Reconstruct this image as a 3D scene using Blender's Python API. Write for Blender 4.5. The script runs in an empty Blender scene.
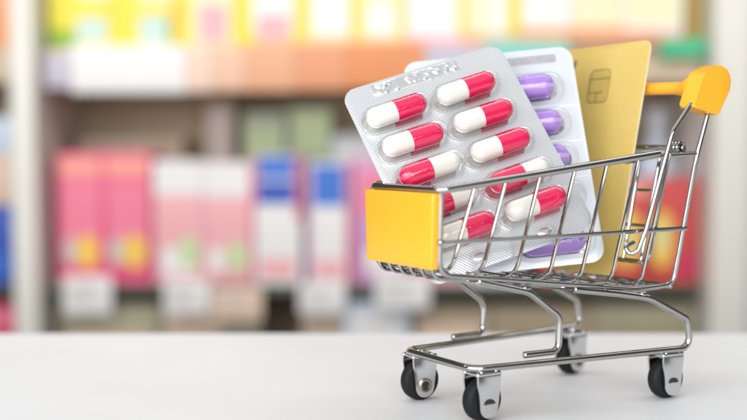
import bpy, bmesh, math, random
from mathutils import Vector, Matrix
random.seed(7)
MM = 0.001
scene = bpy.context.scene
COL = scene.collection

# ------------------------------------------------------------------ materials
def nodes_of(name):
    m = bpy.data.materials.new(name); m.use_nodes = True
    nt = m.node_tree; nt.nodes.clear()
    out = nt.nodes.new('ShaderNodeOutputMaterial')
    return m, nt, out

def pbr(name, col, rough=0.5, metal=0.0, coat=0.0, coat_rough=0.05, spec=0.5,
        noise=0.0, noise_scale=200.0, bump=0.0, bump_scale=400.0, rough_var=0.0, sss=0.0):
    m, nt, out = nodes_of(name)
    b = nt.nodes.new('ShaderNodeBsdfPrincipled')
    nt.links.new(b.outputs[0], out.inputs[0])
    b.inputs['Base Color'].default_value = (*col, 1)
    b.inputs['Roughness'].default_value = rough
    b.inputs['Metallic'].default_value = metal
    b.inputs['Coat Weight'].default_value = coat
    b.inputs['Coat Roughness'].default_value = coat_rough
    b.inputs['Specular IOR Level'].default_value = spec
    if sss:
        b.inputs['Subsurface Weight'].default_value = sss
        b.inputs['Subsurface Radius'].default_value = (1, .6, .4)
        b.inputs['Subsurface Scale'].default_value = 0.002
    tc = nt.nodes.new('ShaderNodeTexCoord')
    if noise or rough_var:
        n = nt.nodes.new('ShaderNodeTexNoise'); n.inputs['Scale'].default_value = noise_scale
        n.inputs['Detail'].default_value = 6
        nt.links.new(tc.outputs['Object'], n.inputs['Vector'])
        if noise:
            r = nt.nodes.new('ShaderNodeValToRGB')
            r.color_ramp.elements[0].position = .3; r.color_ramp.elements[1].position = .7
            r.color_ramp.elements[0].color = (*[c*(1-noise) for c in col], 1)
            r.color_ramp.elements[1].color = (*[min(1, c*(1+noise)) for c in col], 1)
            nt.links.new(n.outputs['Fac'], r.inputs[0]); nt.links.new(r.outputs[0], b.inputs['Base Color'])
        if rough_var:
            mr = nt.nodes.new('ShaderNodeMapRange')
            mr.inputs['To Min'].default_value = max(0, rough-rough_var); mr.inputs['To Max'].default_value = rough+rough_var
            nt.links.new(n.outputs['Fac'], mr.inputs['Value']); nt.links.new(mr.outputs[0], b.inputs['Roughness'])
    if bump:
        n2 = nt.nodes.new('ShaderNodeTexNoise'); n2.inputs['Scale'].default_value = bump_scale
        n2.inputs['Detail'].default_value = 4
        nt.links.new(tc.outputs['Object'], n2.inputs['Vector'])
        bp = nt.nodes.new('ShaderNodeBump'); bp.inputs['Strength'].default_value = bump
        bp.inputs['Distance'].default_value = 0.0004
        nt.links.new(n2.outputs['Fac'], bp.inputs['Height']); nt.links.new(bp.outputs[0], b.inputs['Normal'])
    return m

def foil_material(name, tint, pitch, rough, ang, metal=0.85, contrast=0.25, bump=0.35):
    """knurled aluminium lidding foil under a clear lacquer: fine crossed ridges"""
    m, nt, out = nodes_of(name); L = nt.links.new
    b = nt.nodes.new('ShaderNodeBsdfPrincipled'); L(b.outputs[0], out.inputs[0])
    tc = nt.nodes.new('ShaderNodeTexCoord')
    def ridges(a):
        mp = nt.nodes.new('ShaderNodeMapping'); mp.inputs['Rotation'].default_value = (0, a, 0)
        L(tc.outputs['Object'], mp.inputs[0])
        w = nt.nodes.new('ShaderNodeTexWave'); w.wave_type = 'BANDS'; w.bands_direction = 'X'
        w.inputs['Scale'].default_value = 0.314/pitch; w.inputs['Distortion'].default_value = 0.15
        w.inputs['Detail'].default_value = 1.0
        L(mp.outputs[0], w.inputs['Vector']); return w
    w1, w2 = ridges(ang), ridges(ang+math.pi/2)
    ad = nt.nodes.new('ShaderNodeMix'); ad.data_type = 'FLOAT'; ad.inputs[0].default_value = 0.28
    L(w1.outputs['Fac'], ad.inputs[2]); L(w2.outputs['Fac'], ad.inputs[3])
    r = nt.nodes.new('ShaderNodeValToRGB')
    r.color_ramp.elements[0].color = (*[c*(1-contrast) for c in tint], 1); r.color_ramp.elements[1].color = (*tint, 1)
    r.color_ramp.elements[0].position = .25; r.color_ramp.elements[1].position = .75
    L(ad.outputs[0], r.inputs[0]); L(r.outputs[0], b.inputs['Base Color'])
    bp = nt.nodes.new('ShaderNodeBump'); bp.inputs['Strength'].default_value = bump; bp.inputs['Distance'].default_value = 0.0001
    L(ad.outputs[0], bp.inputs['Height']); L(bp.outputs[0], b.inputs['Normal'])
    b.inputs['Metallic'].default_value = metal; b.inputs['Roughness'].default_value = rough
    b.inputs['Coat Weight'].default_value = 0.25; b.inputs['Coat Roughness'].default_value = 0.12
    return m

def clear_film(name, tint=(0.99, 0.994, 0.996)):
    m, nt, out = nodes_of(name); L = nt.links.new
    t = nt.nodes.new('ShaderNodeBsdfTransparent'); t.inputs[0].default_value = (*tint, 1)
    g = nt.nodes.new('ShaderNodeBsdfGlossy'); g.inputs['Roughness'].default_value = 0.045
    fr = nt.nodes.new('ShaderNodeFresnel'); fr.inputs['IOR'].default_value = 1.4
    # thin sheet: the same reflectance from inside as from outside
    ge = nt.nodes.new('ShaderNodeNewGeometry'); ir = nt.nodes.new('ShaderNodeMapRange')
    ir.inputs['To Min'].default_value = 1.52; ir.inputs['To Max'].default_value = 1/1.52
    L(ge.outputs['Backfacing'], ir.inputs['Value']); L(ir.outputs[0], fr.inputs['IOR'])
    tc = nt.nodes.new('ShaderNodeTexCoord')
    n = nt.nodes.new('ShaderNodeTexNoise'); n.inputs['Scale'].default_value = 240; n.inputs['Detail'].default_value = 3
    L(tc.outputs['Object'], n.inputs['Vector'])
    bp = nt.nodes.new('ShaderNodeBump'); bp.inputs['Strength'].default_value = .4; bp.inputs['Distance'].default_value = .0008
    L(n.outputs['Fac'], bp.inputs['Height']); L(bp.outputs[0], g.inputs['Normal']); L(bp.outputs[0], fr.inputs['Normal'])
    mx = nt.nodes.new('ShaderNodeMixShader'); L(fr.outputs[0], mx.inputs[0]); L(t.outputs[0], mx.inputs[1]); L(g.outputs[0], mx.inputs[2])
    L(mx.outputs[0], out.inputs[0]); return m

M = {}
M['chrome'] = pbr('polished_steel', (.45, .44, .42), .08, 1.0, rough_var=.03, noise_scale=300)
M['steel_plate'] = pbr('pressed_steel', (.66, .66, .655), .14, 1.0, rough_var=.05, noise_scale=250)
M['dark_metal'] = pbr('dark_recess', (.05, .045, .04), .35, .6)
M['brass'] = pbr('worn_rivet', (.42, .38, .30), .28, 1.0)
M['yellow'] = pbr('yellow_plastic', (.94, .435, .026), .34, 0, coat=.15, coat_rough=.2, rough_var=.05, noise_scale=150, sss=.12, bump=.03, bump_scale=900)
M['rubber'] = pbr('black_rubber', (.010, .010, .011), .6, spec=.25, rough_var=.1, noise_scale=600, bump=.1, bump_scale=1200)
M['foil'] = foil_material('knurled_foil', (.75, .77, .79), .00085, .30, math.radians(40), .55, .26, .25)
M['foil_pale'] = foil_material('white_foil', (.66, .69, .72), .0006, .38, math.radians(40), .25, .06, .12)
M['foil_edge'] = pbr('clear_edge', (.86, .87, .88), .25)
M['crimp'] = pbr('crumpled_foil', (.74, .745, .75), .34, .9, bump=.25, bump_scale=300)
M['crimp_grey'] = pbr('grey_crimp', (.36, .37, .39), .45, .1, noise=.15, noise_scale=900)
M['floor_foil'] = pbr('smooth_foil', (.84, .845, .85), .10, .92, noise=.03, noise_scale=300, bump=.12, bump_scale=500)
M['film'] = clear_film('clear_pvc')
M['cap_white'] = pbr('white_gelatin', (.72, .695, .64), .15, coat=.5, sss=.08)
M['cap_red'] = pbr('crimson_gelatin', (.68, .012, .085), .13, coat=.6, sss=.04)
M['cap_violet'] = pbr('violet_gelatin', (.33, .18, .56), .2, coat=.5)
M['cap_violet2'] = pbr('violet_gelatin_cap', (.36, .20, .59), .2, coat=.5)
M['gold'] = pbr('gold_plastic', (.67, .485, .14), .36, .22, coat=.15, coat_rough=.25, noise=.035, noise_scale=900, bump=.02, bump_scale=1500, rough_var=.04)
M['gold_edge'] = pbr('card_edge', (.80, .72, .45), .5)
M['chip'] = pbr('chip_contacts', (.72, .52, .15), .3, .4)
M['chip_line'] = pbr('chip_gap', (.10, .075, .03), .6)
M['ink'] = pbr('dark_print', (.06, .055, .03), .5)
M['table'] = pbr('white_laminate', (.87, .885, .91), .46, noise=.02, noise_scale=11, rough_var=.09, bump=.04, bump_scale=350)

# ------------------------------------------------------------------ mesh helpers (all in millimetres)
def link(name, bm, mats, parent=None, smooth=True, angle=35):
    me = bpy.data.meshes.new(name)
    bmesh.ops.scale(bm, vec=(MM, MM, MM), verts=bm.verts)
    bmesh.ops.recalc_face_normals(bm, faces=bm.faces)
    bm.to_mesh(me); bm.free()
    for m in (mats if isinstance(mats, (list, tuple)) else [mats]): me.materials.append(m)
    if smooth:
        for p in me.polygons: p.use_smooth = True
        me.set_sharp_from_angle(angle=math.radians(angle))
    o = bpy.data.objects.new(name, me); COL.objects.link(o)
    if parent is not None: o.parent = parent
    return o

def tag(o, label, cat, group=None, kind=None):
    o['label'] = label
    if cat: o['category'] = cat
    if group: o['group'] = group
    if kind: o['kind'] = kind
    return o

def empty(name, loc_mm=(0, 0, 0), rotz=0.0):
    o = bpy.data.objects.new(name, None); COL.objects.link(o)
    o.empty_display_size = .01
    o.location = Vector(loc_mm)*MM; o.rotation_euler = (0, 0, rotz); return o

def fillet(pts, r, n=7):
    pts = [Vector(p) for p in pts]; out = [pts[0]]
    for i in range(1, len(pts)-1):
        a, b, c = pts[i-1], pts[i], pts[i+1]
        d1 = (a-b); d2 = (c-b); l1, l2 = d1.length, d2.length; d1 /= l1; d2 /= l2
        th = d1.angle(d2)
        if th > math.radians(176): out.append(b); continue
        rr = r[i-1] if isinstance(r, (list, tuple)) else r
        t = min(rr/math.tan(th/2), l1*.48, l2*.48); rr = t*math.tan(th/2)
        bis = (d1+d2).normalized(); cen = b+bis*(rr/math.sin(th/2))
        p1, p2 = b+d1*t, b+d2*t; v1, v2 = p1-cen, p2-cen; om = v1.angle(v2)
        for k in range(n+1):
            s = k/n
            out.append(cen+(v1*math.sin((1-s)*om)+v2*math.sin(s*om))/math.sin(om))
    out.append(pts[-1]); return out

def tube(bm, path, rad, seg=12, caps=True):
    path = [Vector(p) for p in path]
    q = [path[0]]
    for p in path[1:]:
        if (p-q[-1]).length > 1e-4: q.append(p)
    path = q; n = len(path)
    T = []
    for i in range(n):
        a = path[max(0, i-1)]; b = path[min(n-1, i+1)]; T.append((b-a).normalized())
    up = Vector((0, 0, 1)) if abs(T[0].z) < .9 else Vector((1, 0, 0))
    N = (up-T[0]*up.dot(T[0])).normalized()
    rings = []
    def ring(c, N, B, r): return [bm.verts.new(c+(N*math.cos(2*math.pi*k/seg)+B*math.sin(2*math.pi*k/seg))*r) for k in range(seg)]
    for i in range(n):
        N = (N-T[i]*N.dot(T[i])).normalized(); B = T[i].cross(N)
        if caps and i == 0:
            rings.append(ring(path[0]-T[0]*rad*.35, N, B, rad*.6))
        rings.append(ring(path[i], N, B, rad))
        if caps and i == n-1:
            rings.append(ring(path[i]+T[i]*rad*.35, N, B, rad*.6))
    for a, b in zip(rings, rings[1:]):
        for k in range(seg): bm.faces.new((a[k], a[(k+1) % seg], b[(k+1) % seg], b[k]))
    bm.faces.new(rings[0][::-1]); bm.faces.new(rings[-1])

def ball(bm, c, r, sx=1, sy=1, sz=1):
    mt = Matrix.Translation(Vector(c)) @ Matrix.Diagonal((sx, sy, sz, 1))
    bmesh.ops.create_uvsphere(bm, u_segments=14, v_segments=9, radius=r, matrix=mt)

def prism(bm, outline, axis, a, b, mat=0, bev=0.0, segs=2):
    """outline: 2-D points; axis 'x'/'y'/'z' is the extrusion direction from a to b"""
    def P(u, v, w):
        return {'x': (w, u, v), 'y': (u, w, v), 'z': (u, v, w)}[axis]
    va = [bm.verts.new(P(u, v, a)) for u, v in outline]; vb = [bm.verts.new(P(u, v, b)) for u, v in outline]
    fs = [bm.faces.new(va[::-1]), bm.faces.new(vb)]
    n = len(outline)
    for i in range(n): fs.append(bm.faces.new((va[i], va[(i+1) % n], vb[(i+1) % n], vb[i])))
    for f in fs: f.material_index = mat
    if bev:
        es = list({e for f in fs[:2] for e in f.edges})
        r = bmesh.ops.bevel(bm, geom=es, offset=bev, segments=segs, affect='EDGES', profile=.6)
        for f in r['faces']: f.material_index = mat
    return fs

def rrect(x0, z0, x1, z1, r, n=6):
    rs = r if isinstance(r, (list, tuple)) else [r]*4   # bl, br, tr, tl
    out = []
    for (cx, cz, a0, rr) in ((x0+rs[0], z0+rs[0], 180, rs[0]), (x1-rs[1], z0+rs[1], 270, rs[1]), (x1-rs[2], z1-rs[2], 0, rs[2]), (x0+rs[3], z1-rs[3], 90, rs[3])):
        for k in range(n+1):
            a = math.radians(a0+90*k/n); out.append((cx+rr*math.cos(a), cz+rr*math.sin(a)))
    return out

def box(bm, x0, y0, z0, x1, y1, z1, mat=0, bev=0.0):
    return prism(bm, [(x0, y0), (x1, y0), (x1, y1), (x0, y1)], 'z', z0, z1, mat, bev, 2)

def lathe(bm, profile, c, axis='y', seg=28, mat=0):
    rings = []
    for (r, w) in profile:
        vs = []
        for k in range(seg):
            a = 2*math.pi*k/seg; u, v = r*math.cos(a), r*math.sin(a)
            p = {'y': (u, w, v), 'x': (w, u, v), 'z': (u, v, w)}[axis]
            vs.append(bm.verts.new((c[0]+p[0], c[1]+p[1], c[2]+p[2])))
        rings.append(vs)
    for a, b in zip(rings, rings[1:]):
        for k in range(seg):
            f = bm.faces.new((a[k], a[(k+1) % seg], b[(k+1) % seg], b[k])); f.material_index = mat
    for rg, fl in ((rings[0], True), (rings[-1], False)):
        f = bm.faces.new(rg[::-1] if fl else rg); f.material_index = mat

# ================================================================== THE CART
YAW = math.radians(31.7)
cart = empty('miniature_shopping_cart', (21.11, 384.87, 0), YAW)
tag(cart, 'miniature chrome wire shopping cart with yellow plastic front plate and yellow handle', 'shopping cart')
def Lp(u, v, z): return Vector((u, -v, z))          # v is positive on the side nearest the camera

def lerp(a, b, t): return a+(b-a)*t
def rim_hw(u): return lerp(20.0, 31.0, (u+13)/99.0)
def rim_z(u): return lerp(74.3, 85.2, min(1, (u+13)/84.0))
def floor_hw(u): return lerp(18.8, 25.0, (u+12.4)/94.0)
def floor_z(u): return lerp(47.9, 38.6, min(1.05, (u+12.4)/80.0))

# basket rim: one thick rod round front and both sides, thinner tail to the posts
bm = bmesh.new()
P = []
for s in (1, -1):
    side = [Lp(70, s*rim_hw(70), rim_z(70)), Lp(-13, s*20, 74.3)]
    P += side if s == 1 else side[::-1]
tube(bm, fillet(P, 3.0), 1.25, 14)
link('basket_rim', bm, M['chrome'], cart)
for s in (1, -1):
    bm = bmesh.new()
    tube(bm, [Lp(58, s*(rim_hw(58)-1.6), rim_z(58)-1.2), Lp(70, s*(rim_hw(70)-1.2), 84.2), Lp(87, s*30.9, 85.0)], .8, 10)
    link('rim_tail', bm, M['chrome'], cart)
    # side frame: front upright, floor rail, rear post up into the handle
    bm = bmesh.new()
    pth = [Lp(-12.6, s*19.8, 73.6), Lp(-12.6, s*18.8, 48.0), Lp(20, s*20.9, 44.2), Lp(66, s*24.2, 38.8), Lp(81.8, s*25.2, 39.6), Lp(86.3, s*31.0, 85.0), Lp(92.2, s*31.0, 102)]
    tube(bm, fillet(pth, [5, 40, 40, 4.5, 30]), .88, 12)
    link('side_frame', bm, M['chrome'], cart)
    bm = bmesh.new()
    tube(bm, [Lp(-13.2, s*20.1, 58.2), Lp(35, s*24.4, 58.6), Lp(84, s*28.7, 59.2)], .75, 10)
    ball(bm, Lp(-13.2, s*20.3, 58.3), 1.15)
    link('side_rail', bm, M['chrome'], cart)
    # brace from the handle forward and down, ending in a small hook
    bm = bmesh.new()
    br = [Lp(82.4, s*31.6, 102), Lp(73.8, s*31.6, 92.4), Lp(64.4, s*29.4, 59.6), Lp(62.0, s*28.4, 52.8), Lp(59.8, s*26.8, 51.0), Lp(59.2, s*25.0, 53.8), Lp(63.5, s*24.6, 55.0)]
    tube(bm, fillet(br, [8, 30, 2, 1.4, 1.2]), .8, 12)
    link('handle_brace', bm, M['chrome'], cart)

# U-shaped basket wires
for ut in (-0.6, 10.6, 23.4, 36.6, 49.3, 62.1, 75.0):
    uf = ut-7.6
    pts = [Lp(ut, rim_hw(ut)-.4, rim_z(ut)-.4), Lp(uf, floor_hw(uf)-.3, floor_z(uf)+.9), Lp(uf, -floor_hw(uf)+.3, floor_z(uf)+.9), Lp(ut, -rim_hw(ut)+.4, rim_z(ut)-.4)]
    bm = bmesh.new(); tube(bm, fillet(pts, 5.5), .65, 10)
    link('basket_wire', bm, M['chrome'], cart)
# lengthwise floor wires that turn up behind the front plate
for k in range(6):
    f = -0.83+1.66*k/5
    pts = [Lp(-12.9, f*19.2, 54.0), Lp(-12.9, f*18.6, 46.7), Lp(20, f*20.6, 42.8), Lp(66, f*23.6, 37.6), Lp(80.5, f*24.6, 38.2)]
    bm = bmesh.new(); tube(bm, fillet(pts, [3.6, 40, 30]), .7, 10)
    link('floor_wire', bm, M['chrome'], cart)
bm = bmesh.new()
tube(bm, [Lp(81.0, 25, 38.9), Lp(81.0, -25, 38.9)], .8, 10)
link('rear_floor_bar', bm, M['chrome'], cart)

# rear hinge bar with coiled ends, and the swinging rear gate hanging from it
bm = bmesh.new()
tube(bm, [Lp(82, 28.8, 87.0), Lp(82, -28.8, 87.0)], .95, 12)
for s in (1, -1):
    for q in range(3):
        c = Lp(82, s*(27.6-1.5*q), 86.9); ring = []
        for k in range(15):
            a = 2*math.pi*k/14; ring.append(c+Vector((1.75*math.cos(a), -.09*k*s*.0, 1.75*math.sin(a))))
        tube(bm, ring, .6, 8, caps=False)
link('hinge_bar', bm, M['chrome'], cart)
gate_top, gate_bot = (82.2, 85.6), (75.0, 47.0)
def G(v, t): return Lp(lerp(gate_top[0], gate_bot[0], t), v*lerp(1, .9, t), lerp(gate_top[1], gate_bot[1], t))
bm = bmesh.new()
tube(bm, fillet([G(22, 0), G(22, 1), G(-22, 1), G(-22, 0)], 3), .85, 10)
tube(bm, [G(22.6, .04), G(-22.6, .04)], .8, 10)
for v in (18.2, 8.5, 0, -8.5, -18.2): tube(bm, [G(v, .03), G(v, .99)], .65, 9)
for t in (.36, .68): tube(bm, [G(22, t)+Vector((.9, 0, 0)), G(-22, t)+Vector((.9, 0, 0))], .65, 9)
link('rear_gate', bm, M['chrome'], cart)

# yellow front plate
bm = bmesh.new()
th = 3.0
def plate_pt(v, z): return (v, z)
outl = rrect(-20.2, 49.6, 20.2, 73.3, .9, 3)
outl = [(v*(1-.055*(73.3-z)/23.7), z) for v, z in outl]
prism(bm, [(-v, z) for v, z in outl], 'x', -15.9, -15.9+th, 0, .85, 3)
fp = link('front_plate', bm, M['yellow'], cart)
# shallow raised field on the plate
bm = bmesh.new()
prism(bm, [(v*.935, 61.45+(z-61.45)*.905) for v, z in outl], 'x', -16.0, -15.7, 0, .12, 2)
link('raised_field', bm, M['yellow'], fp)

# undercarriage: one bent rod, front legs, casters
bm = bmesh.new()
near = [Lp(40, 21.8, 40.3), Lp(56, 25.0, 38.2), Lp(68, 27.6, 36.2), Lp(85.6, 28.3, 27.6), Lp(87.4, 28.4, 17.3), Lp(0, 19.7, 17.3)]
far = [Lp(p.x, p.y, p.z) for p in near]
path = near+[Vector((p.x, -p.y, p.z)) for p in near[::-1]]
tube(bm, fillet(path, [20, 12, 3.2, 3.6, 5.0, 5.0, 3.6, 3.2, 12, 20]), 1.2, 14)
for s in (1, -1): ball(bm, Lp(66, s*27.3, 37.5), 1.3, 1.5, .8, .8)
link('base_frame', bm, M['chrome'], cart)
for s in (1, -1):
    bm = bmesh.new()
    pts = [Lp(2, s*19.6, 45.2), Lp(21.5, s*20.7, 40.6), Lp(34.6, s*20.7, 31.4), Lp(34.2, s*20.7, 20.0), Lp(20.4, s*20.0, 20.0)]
    tube(bm, fillet(pts, [10, 4.5, 3.0]), 1.15, 14)
    ball(bm, Lp(20.5, s*20.7, 41.9), 1.3, 1.5, .8, .8)
    link('front_leg', bm, M['chrome'], cart)

def caster(u, v, s, steer):
    """fork with two tongues, tyre on an axle; s: +1 near side, -1 far side"""
    fw = 3.6                                      # half width of the fork
    root = Vector((u, -v, 0)); rm = Matrix.Translation(root) @ Matrix.Rotation(math.radians(steer), 4, 'Z')
    bm = bmesh.new()
    for sd in (1, -1):
        y0 = sd*fw
        ol = [(-4.7, 15.6), (-4.6, 13.3), (-3.85, 7.0)]
        for k in range(0, 9):
            a = math.radians(188+164*k/8); ol.append((3.6*math.cos(a), 5.0+3.6*math.sin(a)))
        ol += [(3.85, 7.0), (4.6, 13.3), (4.7, 15.6)]
        prism(bm, ol, 'y', y0-.35, y0+.35, 0, .18, 2)
        tube(bm, [(-4.6, sd*(fw-.25), 15.55), (4.6, sd*(fw-.25), 15.55)], .75, 10)
    box(bm, -4.6, -fw+.4, 15.25, 4.6, fw-.4, 15.95, 0, .15)
    tube(bm, [(0, 0, 15.0), (0, 0, 16.9)], 1.7, 14)
    for sx in (-1, 1): tube(bm, [(sx*3.0, -fw, 16.25), (sx*3.0, fw, 16.25)], .5, 9)
    bmesh.ops.transform(bm, matrix=rm, verts=bm.verts)
    fork = link('caster', bm, M['steel_plate'], cart)
    bm = bmesh.new()
    R, w = 6.9, 2.3
    prof = [(2.2, -w), (R-1.3, -w), (R-.5, -w+.35), (R-.08, -w+1.0), (R, 0), (R-.08, w-1.0), (R-.5, w-.35), (R-1.3, w), (2.2, w)]
    lathe(bm, prof, (0, 0, 6.9), 'y', 40)
    bmesh.ops.transform(bm, matrix=rm, verts=bm.verts)
    link('tyre', bm, M['rubber'], fork)
    bm = bmesh.new()
    if s > 0:   # pressed half-moon tab
        for sd in (1, -1):
            y0 = sd*(fw+.36)
            half = [(2.3*math.cos(math.radians(a)), 6.0+1.7*math.sin(math.radians(a))) for a in range(0, 181, 15)]
            prism(bm, half, 'y', y0-.15, y0+.12, 1, 0)
            prism(bm, [(x_*.7, 5.85-(z_-6.0)*1.05) for x_, z_ in half], 'y', y0-.15, y0+.3, 0, .1)
    else:
        for sd in (1, -1):
            y0 = sd*fw
            lathe(bm, [(2.5, y0), (2.5, y0+sd*.7), (2.1, y0+sd*.95), (1.45, y0+sd*.8), (1.3, y0+sd*.45)], (0, 0, 5.7), 'y', 24, 0)
            lathe(bm, [(1.3, y0+sd*.3), (1.3, y0+sd*.52)], (0, 0, 5.7), 'y', 18, 1)
    tube(bm, [(0, -fw, 6.4), (0, fw, 6.4)], 1.2, 12)
    bmesh.ops.transform(bm, matrix=rm, verts=bm.verts)
    link('axle', bm, [M['steel_plate'] if s > 0 else M['brass'], M['dark_metal']], fork)
caster(4.9, 17.8, 1, 2); caster(4.9, -17.8, -1, -4)
caster(79.4, 24.6, 1, -2); caster(79.4, -24.6, -1, 5)

# handle: two yellow end caps joined by a round bar
bm = bmesh.new()
tube(bm, [Lp(88, 27.5, 107.6), Lp(88, 0, 107.9), Lp(88, -27.5, 107.6)], 2.15, 18)
for s in (1, -1):
    lathe(bm, [(2.16, -5.5), (2.5, -4.0), (3.2, -2.0), (4.2, 0)] if s > 0 else [(4.2, 0), (3.2, 2.0), (2.5, 4.0), (2.16, 5.5)], (88, -s*26.6 if s < 0 else -26.6, 107.6), 'y', 24) if False else None
    pr = [(2.1, 7.5), (2.5, 4.8), (3.3, 2.2), (4.6, 0)]
    lathe(bm, [(r, -s*26.8+s*w) for r, w in pr], (88.2, 0, 107.4), 'y', 24)
hb = link('handle_bar', bm, M['yellow'], cart)
_c = [(81.6, 100.8), (93.6, 98.0), (101.4, 110.8), (94.6, 116.0), (86.6, 112.6)]
_m = Vector((84.2, 107.0, 0))
capo = [(p.x, p.y) for p in fillet([_m]+[Vector((a, b, 0)) for a, b in _c]+[_m], [.8, 1.0, 5.0, 4.5, 4.5], 6)[:-1]]
for s in (1, -1):
    bm = bmesh.new()
    a, b = (-33.6, -26.6) if s > 0 else (26.6, 33.6)
    prism(bm, capo, 'y', a, b, 0, 1.1, 4)
    link('handle_cap', bm, M['yellow'], cart, angle=50)

# ================================================================== BLISTER PACKS AND CARD
def posed(name, c, R, h):
    """Empty at the middle of the lower edge; local x runs along that edge, z up the sheet, -y is the front"""
    o = bpy.data.objects.new(name, None); COL.objects.link(o); o.empty_display_size = .01
    Rm = Matrix(R); base = Vector(c)-Rm @ Vector((0, 0, h/2))
    o.matrix_world = Matrix.Translation(base*MM) @ Rm.to_4x4(); return o

def sheet(name, w, h, t, r, mats, parent, bev=.12):
    bm = bmesh.new()
    fs = prism(bm, rrect(-w/2, 0, w/2, h, r, 8), 'y', -t/2, t/2, 1, bev, 2)
    for f in bm.faces:
        f.normal_update()
        if abs(f.normal.y) > .9: f.material_index = 0
    return link(name, bm, mats, parent, angle=30)

def pocket_mesh(a, R, H):
    """clear dome over a capsule: stadium footprint, half-length of spine a, radius R, height H"""
    bm = bmesh.new(); n = 14; rings = []
    def stad(r):
        pts = []
        for k in range(n+1):
            t = -math.pi/2+math.pi*k/n; pts.append((a+r*math.cos(t), r*math.sin(t)))
        for k in range(n+1):
            t = math.pi/2+math.pi*k/n; pts.append((-a+r*math.cos(t), r*math.sin(t)))
        return pts
    prof = [(R+.8, .12), (R+.3, .2), (R+.05, .7)]
    for k in range(1, 9):
        t = math.pi/2*k/8; prof.append((R*max(.03, math.cos(t)**.75), .7+(H-.7)*math.sin(t)**.8))
    for r, hh in prof: rings.append([bm.verts.new((x_, -hh, z_)) for x_, z_ in stad(r)])
    m = len(rings[0])
    for p, q in zip(rings, rings[1:]):
        for k in range(m): bm.faces.new((p[k], p[(k+1) % m], q[(k+1) % m], q[k]))
    bm.faces.new(rings[-1])
    return bm

def capsule_half(bm, r, x0, x1, sign):
    """round-ended tube from x0 (open end) to x1 (domed end)"""
    prof = [(r*.6, x0), (r, x0+.02*sign)]
    for k in range(0, 10):
        t = math.pi/2*k/9; prof.append((max(.04, r*math.cos(t)), x1-sign*r+sign*r*math.sin(t)))
    lathe(bm, prof, (0, 0, 0), 'x', 28)

def make_capsule(rb, length, split, mat_body, mat_cap, flip, parent, loc, tilt):
    s = -1 if flip else 1
    bm = bmesh.new(); capsule_half(bm, rb, s*(split+2), -s*length/2, -s)
    body = link('capsule', bm, mat_body, parent, angle=60)
    bm = bmesh.new(); capsule_half(bm, rb+.22, s*split, s*length/2, s)
    cap = link('capsule_cap', bm, mat_cap, body, angle=60)
    body.location = Vector(loc)*MM; body.rotation_euler = (random.uniform(-1, 1), math.radians(tilt), 0)
    return body

# pink and white capsules
PH = 75.5; PW = 61.0
pink = posed('blister_pack', (31.23, 396.2, 83.74), [[0.9091, -0.1235, -0.3978], [0.2916, 0.8706, 0.3962], [0.2973, -0.4762, 0.8275]], 76.49)
tag(pink, 'silver blister pack of crimson and white capsules leaning at the front of the cart', 'blister pack', 'blister packs standing in the cart')
sheet('backing_foil', PW, PH, .35, [4, 5.5, 5.5, 5], [M['foil'], M['foil_edge']], pink)
def crimp(name, x0, z0, x1, z1, mat, parent, lumps):
    bm = bmesh.new()
    nx, nz = 110, 18
    g = [[None]*(nz+1) for _ in range(nx+1)]
    rnd = random.Random(int(x0*7+z0*3+99))
    pk = [(rnd.uniform(x0+1, x1-1), rnd.uniform(z0+.5, z1-.5), rnd.uniform(.8, 1.6), rnd.uniform(.10, .30)) for _ in range(lumps)]
    for i in range(nx+1):
        for j in range(nz+1):
            x_ = lerp(x0, x1, i/nx); z_ = lerp(z0, z1, j/nz)
            e = min(i, nx-i, j, nz-j)
            hh = .25
            for (px, pz, pr, ph) in pk:
                d = math.hypot(x_-px, z_-pz)/pr
                if d < 1: hh += ph*(1-d*d)**2
            g[i][j] = bm.verts.new((x_, -(hh if e > 0 else .16), z_))
    for i in range(nx):
        for j in range(nz): bm.faces.new((g[i][j], g[i+1][j], g[i+1][j+1], g[i][j+1]))
    return link(name, bm, mat, parent, angle=80)
crimp('embossed_strip', -PW/2+10.5, PH-5.6, -PW/2+43.5, PH-.9, M['crimp'], pink, 44)
for cx_, cz_ in ((19.0, PH-71.6), (43.2, PH-71.2)):
    eb = link('embossed_bump', pocket_mesh(1.7, 1.9, 1.7), M['film'], pink, angle=80); eb.location = ((cx_-PW/2)*MM, 0, cz_*MM)
    bm = bmesh.new(); ball(bm, (cx_-PW/2, -.1, cz_), 1.5, 1.7, .35, 1)
    link('dimple', bm, M['crimp'], eb).matrix_parent_inverse = Matrix.Translation((-(cx_-PW/2)*MM, 0, -cz_*MM))
rows = [14.7, 26.6, 38.6, 51.0, 62.4]
flip = {(2, 0), (3, 0), (3, 1)}
def floor_mesh(a, r):
    bm = bmesh.new()
    pts = [(a+r*math.cos(t), r*math.sin(t)) for t in [-math.pi/2+math.pi*k/12 for k in range(13)]]
    pts += [(-x_, -z_) for x_, z_ in pts]
    prism(bm, pts, 'y', -.24, -.1, 0); return bm
first = None; fl0 = None
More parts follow.
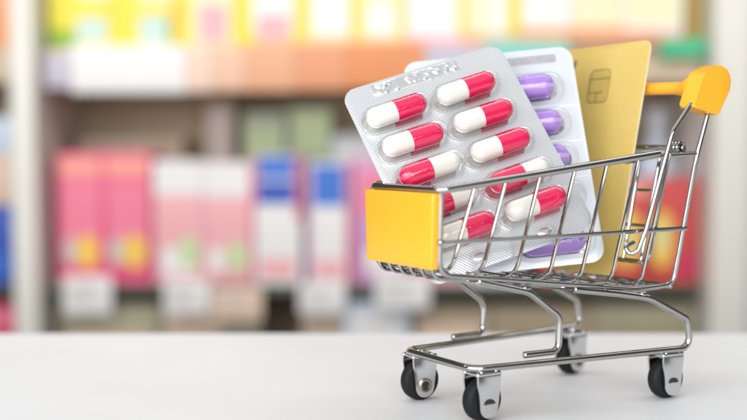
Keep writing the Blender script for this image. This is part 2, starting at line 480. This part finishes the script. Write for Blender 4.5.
for i, yy in enumerate(rows):
    for j in range(2):
        cx = (14.2 if j == 0 else 40.5)+.062*(yy-14.7)-PW/2; cz = PH-yy
        if first is None:
            first = link('pocket', pocket_mesh(8.5, 4.4, 7.9), M['film'], pink, angle=80); pk = first
        else:
            pk = first.copy(); COL.objects.link(pk); pk.parent = pink
        pk.location = (cx*MM, 0, cz*MM)
        if fl0 is None:
            fl0 = link('pocket_floor', floor_mesh(8.3, 4.0), M['floor_foil'], pink); fl = fl0
        else:
            fl = fl0.copy(); COL.objects.link(fl); fl.parent = pink
        fl.location = (cx*MM, 0, cz*MM)
        make_capsule(3.65, 22.0, random.uniform(-.6, .6)-.6, M['cap_white'], M['cap_red'], (i, j) in flip, pink,
                     (cx+random.uniform(-.25, .25), -3.95, cz+random.uniform(-.2, .2)), random.uniform(-1.5, 1.5))

# violet capsules
VW, VH = 61.0, 80.5
vio = posed('blister_pack', (45.34, 415.85, 82.6), [[0.9942, 0.0036, -0.1076], [0.0321, 0.9443, 0.3275], [0.1028, -0.3291, 0.9387]], VH)
tag(vio, 'white blister pack of violet capsules tucked behind the crimson and white one', 'blister pack', 'blister packs standing in the cart')
sheet('backing_foil', VW, VH, .35, [6, 5, 4.5, 4.5], [M['foil_pale'], M['foil_edge']], vio)
bm = bmesh.new()
prism(bm, rrect(-VW/2+12, VH-5.6, -VW/2+55, VH-2.5, .6, 3), 'y', -.3, -.1, 0, .05)
link('code_strip', bm, M['crimp_grey'], vio)
bm = bmesh.new()
for yy in (22.7, 36.0, 49.3, 64.5): box(bm, -VW/2+1, -.24, VH-yy-.12, VW/2-1, -.1, VH-yy+.12)
link('perforation', bm, M['foil_edge'], vio)
fv = None
for yy in (16.0, 29.3, 42.5, 56.2, 72.8):
    for cx0 in (16.5, 40.9+.045*(yy-16.0)):
        cx = cx0-VW/2; cz = VH-yy
        if fv is None:
            fv = link('pocket', pocket_mesh(8.6, 5.5, 9.2), M['film'], vio, angle=80); pk = fv
        else:
            pk = fv.copy(); COL.objects.link(pk); pk.parent = vio
        pk.location = ((cx+.9)*MM, 0, cz*MM)
        fl = fl0.copy(); COL.objects.link(fl); fl.parent = vio; fl.location = ((cx+.6)*MM, 0, cz*MM)
        make_capsule(4.2, 22.5, random.uniform(-1, 1), M['cap_violet'], M['cap_violet2'], False, vio, (cx, -4.6, cz), random.uniform(-1.5, 1.5))

# gold card
CW, CH = 51.5, 85.5
card = posed('bank_card', (77.99, 439.24, 82.92), [[0.5434, 0.8211, 0.1749], [-0.8392, 0.5254, 0.1404], [0.0234, -0.223, 0.9745]], CH)
tag(card, 'gold chip card standing upright at the back of the cart', 'bank card')
sheet('card_body', CW, CH, .8, 3.2, [M['gold'], M['gold_edge']], card, .15)
bm = bmesh.new()
prism(bm, rrect(-CW/2+23.1, CH-22.0, -CW/2+34.0, CH-9.3, 2.2, 6), 'y', -.52, -.38, 0, .03)
chip = link('chip', bm, M['chip'], card)
bm = bmesh.new()
cx0, cx1 = -CW/2+23.1, -CW/2+34.0
def gap(x0, z0, x1, z1): box(bm, x0, -.56, z0, x1, -.50, z1)
gap(cx0, CH-13.0, cx1, CH-12.7); gap(cx0, CH-18.3, cx0+7.6, CH-18.0); gap(cx0+4.7, CH-21.8, cx0+5.0, CH-18.3)
gap(cx0+7.3, CH-18.3, cx0+7.6, CH-17.5)
out = rrect(cx0, CH-22.0, cx1, CH-9.3, 2.2, 6); inn = rrect(cx0+.3, CH-21.7, cx1-.3, CH-9.6, 1.9, 6)
for k in range(len(out)):
    q = (k+1) % len(out)
    va = [bm.verts.new((p[0], -.545, p[1])) for p in (out[k], out[q], inn[q], inn[k])]; bm.faces.new(va)
link('chip_gap', bm, M['chip_line'], chip)
bm = bmesh.new()
prism(bm, [(-CW/2+11.9, CH-9.4), (-CW/2+13.2, CH-9.4), (-CW/2+14.2, CH-4.7), (-CW/2+12.9, CH-4.7)], 'y', -.46, -.38, 0)
link('printed_mark', bm, M['ink'], card)

# ================================================================== THE TABLE
bm = bmesh.new()
box(bm, -900, -250, -24, 900, 540, 0, 0, 1.2)
o = link('tabletop', bm, M['table'])
tag(o, 'glossy white tabletop under the cart', None, None, 'structure'); 

# ================================================================== THE SHOP SHELF BEHIND
def flat(name, c, rough=.5, **k): return pbr(name, c, rough, **k)
B = dict(
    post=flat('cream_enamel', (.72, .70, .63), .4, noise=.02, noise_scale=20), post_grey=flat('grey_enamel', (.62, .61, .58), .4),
    board=flat('taupe_board', (.64, .50, .35), .6, noise=.1, noise_scale=15), back=flat('back_panel', (.60, .47, .33), .7, noise=.12, noise_scale=9),
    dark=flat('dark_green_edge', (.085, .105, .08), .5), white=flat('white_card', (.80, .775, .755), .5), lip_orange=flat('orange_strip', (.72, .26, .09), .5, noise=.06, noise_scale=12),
    lip_peach_and_glare=flat('peach_and_glare_strip', (.74, .37, .21), .5), lip_glare_blush=flat('blush_glare_strip', (.80, .58, .46), .5), lip_glare_shell=flat('shell_glare_strip', (.77, .48, .33), .5), lip_glare_apricot=flat('apricot_glare_strip', (.72, .30, .15), .5), lip_lilac=flat('lilac_strip', (.50, .47, .55), .5), teal=flat('teal_strip', (.22, .58, .50), .5), green=flat('green_strip', (.05, .48, .25), .5),  # blush, shell and apricot strips: painted glare fading into the orange
    yellow=flat('yellow_carton', (.80, .68, .05), .45), cream=flat('cream_carton', (.80, .75, .50), .45), ochre=flat('ochre_carton', (.42, .28, .06), .5),
    pale=flat('pale_print', (.55, .68, .62), .5), orange=flat('orange_print', (.85, .36, .14), .5), leaf=flat('leaf_print', (.22, .45, .03), .5),
    pink=flat('pink_carton', (.80, .10, .22), .45), rose=flat('rose_print', (.82, .20, .30), .45), coral=flat('coral_print', (.88, .34, .27), .5), magenta=flat('magenta_print', (.62, .03, .13), .45),
    sun=flat('sun_print', (.88, .55, .08), .5), grey=flat('grey_print', (.55, .50, .46), .5), blush=flat('blush_carton', (.82, .40, .43), .45), mint=flat('mint_print', (.55, .66, .36), .5),
    blue=flat('blue_print', (.035, .16, .58), .45), navy=flat('deep_blue_print', (.02, .08, .45), .45), lilac=flat('lilac_carton', (.60, .30, .52), .45), red=flat('red_carton', (.58, .07, .065), .45),
    olive=flat('olive_carton', (.36, .33, .22), .6, noise=.1, noise_scale=14), brown=flat('kraft_carton', (.33, .26, .17), .6, noise=.1, noise_scale=14), sky=flat('sky_carton', (.58, .66, .78), .5), peach=flat('peach_carton', (.75, .55, .42), .5),
    sage=flat('sage_carton', (.42, .50, .36), .5), taupe=flat('taupe_carton', (.56, .44, .32), .5), mist=flat('mist_bottle', (.58, .62, .66), .35))
order = list(B)
def shelf_thing(name, loc, label, cat, group=None, kind=None):
    o = empty(name, loc); tag(o, label, cat, group, kind); return o
SY = 1300.0
shelf = shelf_thing('display_shelf', (0, SY, -900), 'tall cream pharmacy display shelf unit behind the table, blurred', 'shelf')
def spart(name, x0, y0, z0, x1, y1, z1, mat, parent=shelf, bev=.8):
    bm = bmesh.new(); box(bm, x0, y0-SY, z0+900, x1, y1-SY, z1+900, 0, bev); return link(name, bm, B[mat], parent)
# uprights
spart('upright', -387, 1262, -900, -363, 1490, 520, 'post')
spart('upright', 364, 1262, -900, 402, 1490, 520, 'post')
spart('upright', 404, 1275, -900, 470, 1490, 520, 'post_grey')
spart('back_panel', -1000, 1495, -900, 1000, 1510, 520, 'back')
for (x0, x1) in ((-1000, -400), (-359, 362), (472, 1000)):
    spart('shelf_board', x0, 1304, 150, x1, 1493, 188, 'board')
    spart('shelf_board', x0, 1296, -84, x1, 1493, -75, 'dark')
    spart('shelf_board', x0, 1304, 402, x1, 1493, 440, 'board')
    spart('shelf_board', x0, 1304, -392, x1, 1493, -360, 'board')
# price rail along the upper board, in coloured lengths; glare on the orange painted white to apricot
for (x0, x1, z0, z1, c) in ((-359, -329, 143, 181, 'lip_lilac'), (-329, -205, 138, 190, 'white'), (-205, -176, 139, 190, 'lip_glare_blush'), (-176, -140, 140, 190, 'lip_glare_shell'), (-140, -85, 140, 191, 'lip_peach_and_glare'), (-85, -30, 141, 191, 'lip_glare_apricot'), (-30, 56, 142, 192, 'lip_orange'),
                            (56, 120, 150, 190, 'lip_lilac'), (120, 214, 168, 196, 'teal'), (214, 312, 190, 206, 'lip_peach_and_glare'), (312, 362, 177, 197, 'green')):
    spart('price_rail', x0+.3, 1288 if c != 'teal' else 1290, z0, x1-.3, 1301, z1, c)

def carton(x0, x1, z0, z1, body, label, bands=(), y=1306, depth=70, group='medicine cartons on the middle shelf', name='medicine_carton', cat='carton'):
    """carton with printed fields; bands: (fx0, fz0, fx1, fz1, material) in fractions of the front"""
    cx = (x0+x1)/2; o_mats = [B[body]]; idx = {}
    bm = bmesh.new(); w = (x1-x0)/2; h = z1-z0
    box(bm, -w, 0, 0, w, depth, h, 0, .6)
    for n, (a, b, c, d, mt) in enumerate(bands):
        if mt not in idx: idx[mt] = len(o_mats); o_mats.append(B[mt])
        y1 = -.15-.12*n
        if mt in ('sun', 'grey', 'mint') and (c-a) < .7:
            pts = [((a+c)/2*2*w-w+(c-a)*w*math.cos(t*math.pi/10), ((b+d)/2+(d-b)/2*math.sin(t*math.pi/10))*h) for t in range(20)]
        else:
            pts = [(a*2*w-w, b*h), (c*2*w-w, b*h), (c*2*w-w, d*h), (a*2*w-w, d*h)]
        prism(bm, pts, 'y', y1, .2, idx[mt])
    ob = link(name, bm, o_mats); ob.location = (cx*MM, y*MM, z0*MM)
    tag(ob, label, cat, group); return ob

ZT = 188.8; GT = 'yellow cartons on the top shelf'
top = [(-358, -290, 'yellow', [(0, 0, .45, .16, 'leaf'), (.45, .05, .95, .28, 'pale'), (.5, .45, 1, .9, 'cream')], 'yellow carton with green base print beside the left upright, top shelf'),
       (-289, -222, 'yellow', [(.45, .03, .95, .30, 'pale'), (.45, .42, 1, .9, 'cream'), (.93, 0, 1, .3, 'leaf')], 'second yellow carton from the left upright, pale teal print at its base'),
       (-221, -150, 'yellow', [(.3, .03, .92, .9, 'cream'), (.4, .05, .85, .4, 'blush'), (0, 0, .2, .5, 'sun')], 'third yellow carton from the left upright, blush printed panel'),
       (-149, -82, 'yellow', [(.22, .12, .92, .9, 'white'), (.3, .05, .85, .3, 'blush')], 'yellow edged carton with white panel above left half of the orange rail'),
       (-81, -24, 'yellow', [(.2, .1, .98, .9, 'white'), (0, 0, 1, .07, 'peach')], 'narrow yellow edged carton above middle of the orange rail'),
       (-23, 34, 'yellow', [(.22, .1, .86, .9, 'cream'), (.22, .1, .86, .4, 'white'), (0, 0, 1, .07, 'peach')], 'yellow carton with half cream panel above right half of the orange rail'),
       (35, 100, 'yellow', [(0, .1, .9, .9, 'white'), (0, 0, 1, .1, 'blush')], 'white fronted carton with one yellow edge above the lilac rail'),
       (101, 157, 'yellow', [(.03, .1, .82, .9, 'white'), (.03, .1, .5, .9, 'cream'), (0, 0, 1, .12, 'orange')], 'cream and white carton with a yellow edge above left half of the teal rail'),
       (158, 218, 'yellow', [(.08, .12, 1, .9, 'white'), (0, 0, 1, .18, 'orange')], 'white carton with orange base band above right half of the teal rail'),
       (219, 274, 'cream', [(.04, .2, .96, .9, 'cream'), (0, 0, 1, .2, 'orange')], 'cream carton with orange base band above the card'),
       (275, 341, 'white', [(.05, .22, .95, .9, 'cream'), (0, 0, 1, .14, 'coral')], 'widest cream white carton with coral base, right end of the top shelf'),
       (344, 361, 'ochre', [], 'thin ochre carton against the right upright on the top shelf')]
for x0, x1, b, bands, lab in top: carton(x0, x1, ZT, ZT+115, b, lab, bands, 1308, 70, GT)

ZM = -74.4
carton(-351, -300, ZM, 72, 'pink', 'pink carton with coral top beside the left upright on the middle shelf', [(.06, .82, .94, .96, 'coral'), (.08, .28, .92, .78, 'rose'), (.10, .14, .42, .36, 'grey'), (.40, .12, .90, .38, 'sun'), (0, 0, 1, .06, 'pink')])
carton(-299, -247, ZM, 72.5, 'pink', 'second pink carton with coral top and yellow emblem, touching the blush carton', [(.06, .82, .94, .96, 'coral'), (.08, .28, .9, .76, 'rose'), (.06, .14, .42, .36, 'grey'), (.38, .12, .9, .38, 'sun')])
carton(-244, -190, ZM, 64, 'blush', 'blush carton with white top next to the pink pair on the middle shelf', [(.0, .72, 1, 1, 'white'), (.15, .08, .9, .3, 'white'), (.5, .12, .95, .4, 'mint')])
carton(-189, -134, ZM, 62, 'blush', 'blush carton with white top next to the blue topped cartons', [(.0, .72, 1, 1, 'white'), (.1, .1, .4, .3, 'white'), (.45, .1, .9, .36, 'mint'), (.94, 0, 1, 1, 'rose')])
carton(-132, -80, ZM, 70, 'white', 'white carton with broad blue bands beside the blush cartons', [(.06, .82, .86, .99, 'blue'), (.06, .62, .86, .80, 'navy'), (.88, .5, 1, 1, 'magenta'), (0, .6, .05, 1, 'rose'), (.1, .05, .85, .2, 'blush')])
carton(-74, -24, ZM, 62, 'white', 'white carton with one blue block and pink edges, right of the blue banded carton', [(.12, .64, .85, .98, 'blue'), (0, 0, .1, 1, 'lilac'), (.88, 0, 1, 1, 'magenta'), (.15, .05, .8, .2, 'blush')])
carton(-22, 44, ZM, 66, 'lilac', 'lilac carton behind the yellow front plate on the middle shelf', [(.1, .55, .9, .9, 'rose'), (.2, .1, .8, .3, 'white')])
carton(46, 104, ZM, 64, 'blush', 'blush carton behind the basket on the middle shelf', [(.0, .7, 1, 1, 'white')])
carton(106, 164, ZM, 60, 'white', 'white carton behind the basket on the middle shelf', [(.1, .6, .9, .95, 'rose')])
carton(186, 244, ZM, 40, 'red', 'red carton mostly hidden behind the bank card on the middle shelf', [(.2, .2, .8, .6, 'sun')])
carton(246, 306, ZM, 42, 'red', 'red carton with yellow emblem seen through the rear of the cart', [(.28, .16, .9, .72, 'sun'), (.4, .3, .7, .55, 'mint'), (.0, .85, 1, 1, 'coral')])
carton(308, 361, ZM, 44, 'red', 'red carton with green and yellow emblem against the right upright', [(.0, .15, .5, .7, 'sun'), (.1, .3, .35, .6, 'mint'), (.6, .1, .95, .3, 'magenta')])
GB = 'goods at the back of the middle shelf'
carton(-352, -226, ZM, 88, 'taupe', 'dark taupe carton standing behind the pink cartons', [], 1400, 70, GB)
carton(-198, -166, ZM, 132, 'taupe', 'tall taupe carton standing behind the blush cartons', [(.1, .5, .9, .95, 'grey')], 1395, 70, GB)
carton(-154, -104, ZM, 118, 'sage', 'sage green carton at the back, left of two', [(.1, .7, .9, .9, 'mint')], 1395, 70, GB)
carton(-100, -50, ZM, 124, 'sage', 'sage green carton with mint spot at the back, right of two', [(.15, .74, .95, .98, 'mint')], 1395, 70, GB)
carton(-48, 60, ZM, 92, 'mist', 'pale grey carton at the back of the middle shelf behind the blister packs', [(.1, .6, .9, .9, 'white')], 1385, 80, GB)

def bottle(x, y, r, z0, h, body, capm, label, group):
    bm = bmesh.new()
    lathe(bm, [(r*.92, 0), (r, 3), (r, h*.62), (r*.85, h*.72), (r*.42, h*.80), (r*.40, h*.86)], (0, 0, 0), 'z', 28)
    lathe(bm, [(r*.52, h*.86), (r*.55, h*.88), (r*.55, h*.99), (r*.5, h)], (0, 0, 0), 'z', 24, 1)
    ob = link('bottle', bm, [B[body], B[capm]]); ob.location = (x*MM, y*MM, z0*MM)
    tag(ob, label, 'bottle', group); return ob
bottle(283, 1400, 26, ZM, 212, 'mist', 'white', 'pale grey bottle at the back of the shelf, left of two beside the right upright', 'bottles at the back')
bottle(336, 1400, 25, ZM, 198, 'sky', 'mist', 'pale blue bottle at the back of the shelf, next to the right upright', 'bottles at the back')

# price tickets clipped to the middle board
def ticket(x0, x1, z0, z1, c, label):
    bm = bmesh.new(); w = (x1-x0)/2; h = z1-z0
    prism(bm, rrect(-w, 0, w, h, 3, 4), 'y', 0, 1.2, 0, .3)
    box(bm, -w*.8, 1.2, h-8, w*.8, 4.0, h-2, 0, .3)
    for k, (a, b) in enumerate(((.62, .74), (.40, .52))): prism(bm, [(-w*.75, h*a), (w*(.5-.3*k), h*a), (w*(.5-.3*k), h*b), (-w*.75, h*b)], 'y', -.2, .1, 1)
    ob = link('price_ticket', bm, [B[c], B['grey']]); ob.location = ((x0+x1)/2*MM, 1291.5*MM, z0*MM); tag(ob, label, 'price ticket', 'price tickets on the middle shelf edge')
ticket(-343, -289, -106, -63, 'white', 'white price ticket under the left pink carton')
ticket(-231, -181, -106, -68, 'white', 'white price ticket under the left blush carton')
ticket(-179, -123, -112, -76, 'peach', 'peach coloured price ticket between the blush and blue banded cartons')
ticket(-82, -31, -105, -72, 'white', 'white price ticket under the carton with one blue block')
ticket(2, 62, -100, -62, 'white', 'white price ticket below the yellow front plate of the cart')

# lower shelf
GL = 'cartons on the lowest visible shelf'
carton(-352, -240, -360, -98, 'olive', 'wide olive carton under the pink cartons on the lowest shelf', [(.1, .6, .9, .9, 'taupe')], 1310, 90, GL)
carton(-238, -128, -360, -96, 'olive', 'wide olive carton right of the first one on the lowest shelf', [(.05, .86, .6, .97, 'peach')], 1312, 90, GL)
carton(-80, -36, -360, -98, 'taupe', 'narrow taupe carton right of the dark gap on the lowest shelf', [], 1314, 90, GL)
carton(-34, 40, -360, -94, 'sky', 'pale blue carton on the lowest shelf below the yellow front plate', [(.1, .7, .9, .95, 'white')], 1310, 90, GL)
carton(44, 130, -360, -100, 'brown', 'kraft brown carton under the basket front on the lowest shelf', [(.1, .8, .9, .92, 'peach')], 1312, 90, GL)
carton(132, 245, -360, -100, 'brown', 'kraft brown carton under the basket middle on the lowest shelf', [], 1310, 90, GL)
carton(247, 360, -360, -98, 'brown', 'kraft brown carton against the right upright on the lowest shelf', [(.0, .9, 1, 1, 'olive')], 1311, 90, GL)
# next bay, left of the upright
carton(-455, -401, ZT, 300, 'orange', 'orange carton in the next bay left of the upright, top shelf', [(.2, .5, .9, .9, 'sun')], 1308, 70, GT)
GN = 'goods in the bay left of the upright'
carton(-455, -401, ZM, 14, 'navy', 'deep blue carton in the bay left of the upright', [(.1, .1, .9, .4, 'blue')], 1306, 70, GN)
carton(-455, -401, 14.6, 70, 'peach', 'peach carton lying on the deep blue carton left of the upright', [], 1306, 70, GN)
carton(-455, -401, -360, -97, 'magenta', 'dark red carton on the lowest shelf left of the upright', [(.1, .9, .9, .98, 'rose')], 1308, 70, GN)
carton(-455, -401, 70.6, 112, 'sky', 'pale blue carton on top of the peach carton left of the upright', [], 1306, 70, GN)

# ================================================================== LIGHT
w = bpy.data.worlds.new('World'); scene.world = w; w.use_nodes = True
nt = w.node_tree; bg = nt.nodes['Background']
bg.inputs[0].default_value = (.93, .95, 1, 1); bg.inputs[1].default_value = .12

def lamp(name, loc, target, sx, sy, power, col=(1, 1, 1)):
    l = bpy.data.lights.new(name, 'AREA'); l.shape = 'RECTANGLE'; l.size = sx; l.size_y = sy; l.energy = power; l.color = col
    o = bpy.data.objects.new(name, l); COL.objects.link(o); o.location = loc
    d = Vector(target)-Vector(loc); o.rotation_euler = d.to_track_quat('-Z', 'Y').to_euler(); return o
lamp('overhead_softbox', (.03, .20, .95), (.05, .40, 0), 1.7, 1.3, 3.5, (.98, .99, 1))
lamp('front_softbox', (-.25, -.50, .36), (.04, .42, .07), 1.9, .62, 20.5, (.985, .993, 1))
lamp('shelf_fill', (0, .62, .74), (0, 1.35, .06), 1.9, .4, 8.4, (1, .985, .96))  # added area lamp, out of view, to brighten the shelf

# ================================================================== CAMERA
cd = bpy.data.cameras.new('camera'); cam = bpy.data.objects.new('camera', cd); COL.objects.link(cam)
cam.location = (0, 0, 90.99*MM); cam.rotation_euler = (math.pi/2-.0628, 0, 0)
cd.sensor_width = 36; cd.lens = 56.77; cd.clip_start = .01; cd.clip_end = 50
cd.dof.use_dof = True; cd.dof.focus_distance = .392; cd.dof.aperture_fstop = 5.4; cd.dof.aperture_blades = 0
scene.camera = cam
scene.view_settings.view_transform = 'Standard'; scene.view_settings.look = 'None'; scene.view_settings.exposure = 0; scene.view_settings.gamma = 1
scene.cycles.max_bounces = 14; scene.cycles.transparent_max_bounces = 24; scene.cycles.glossy_bounces = 8
scene.cycles.use_denoising = True
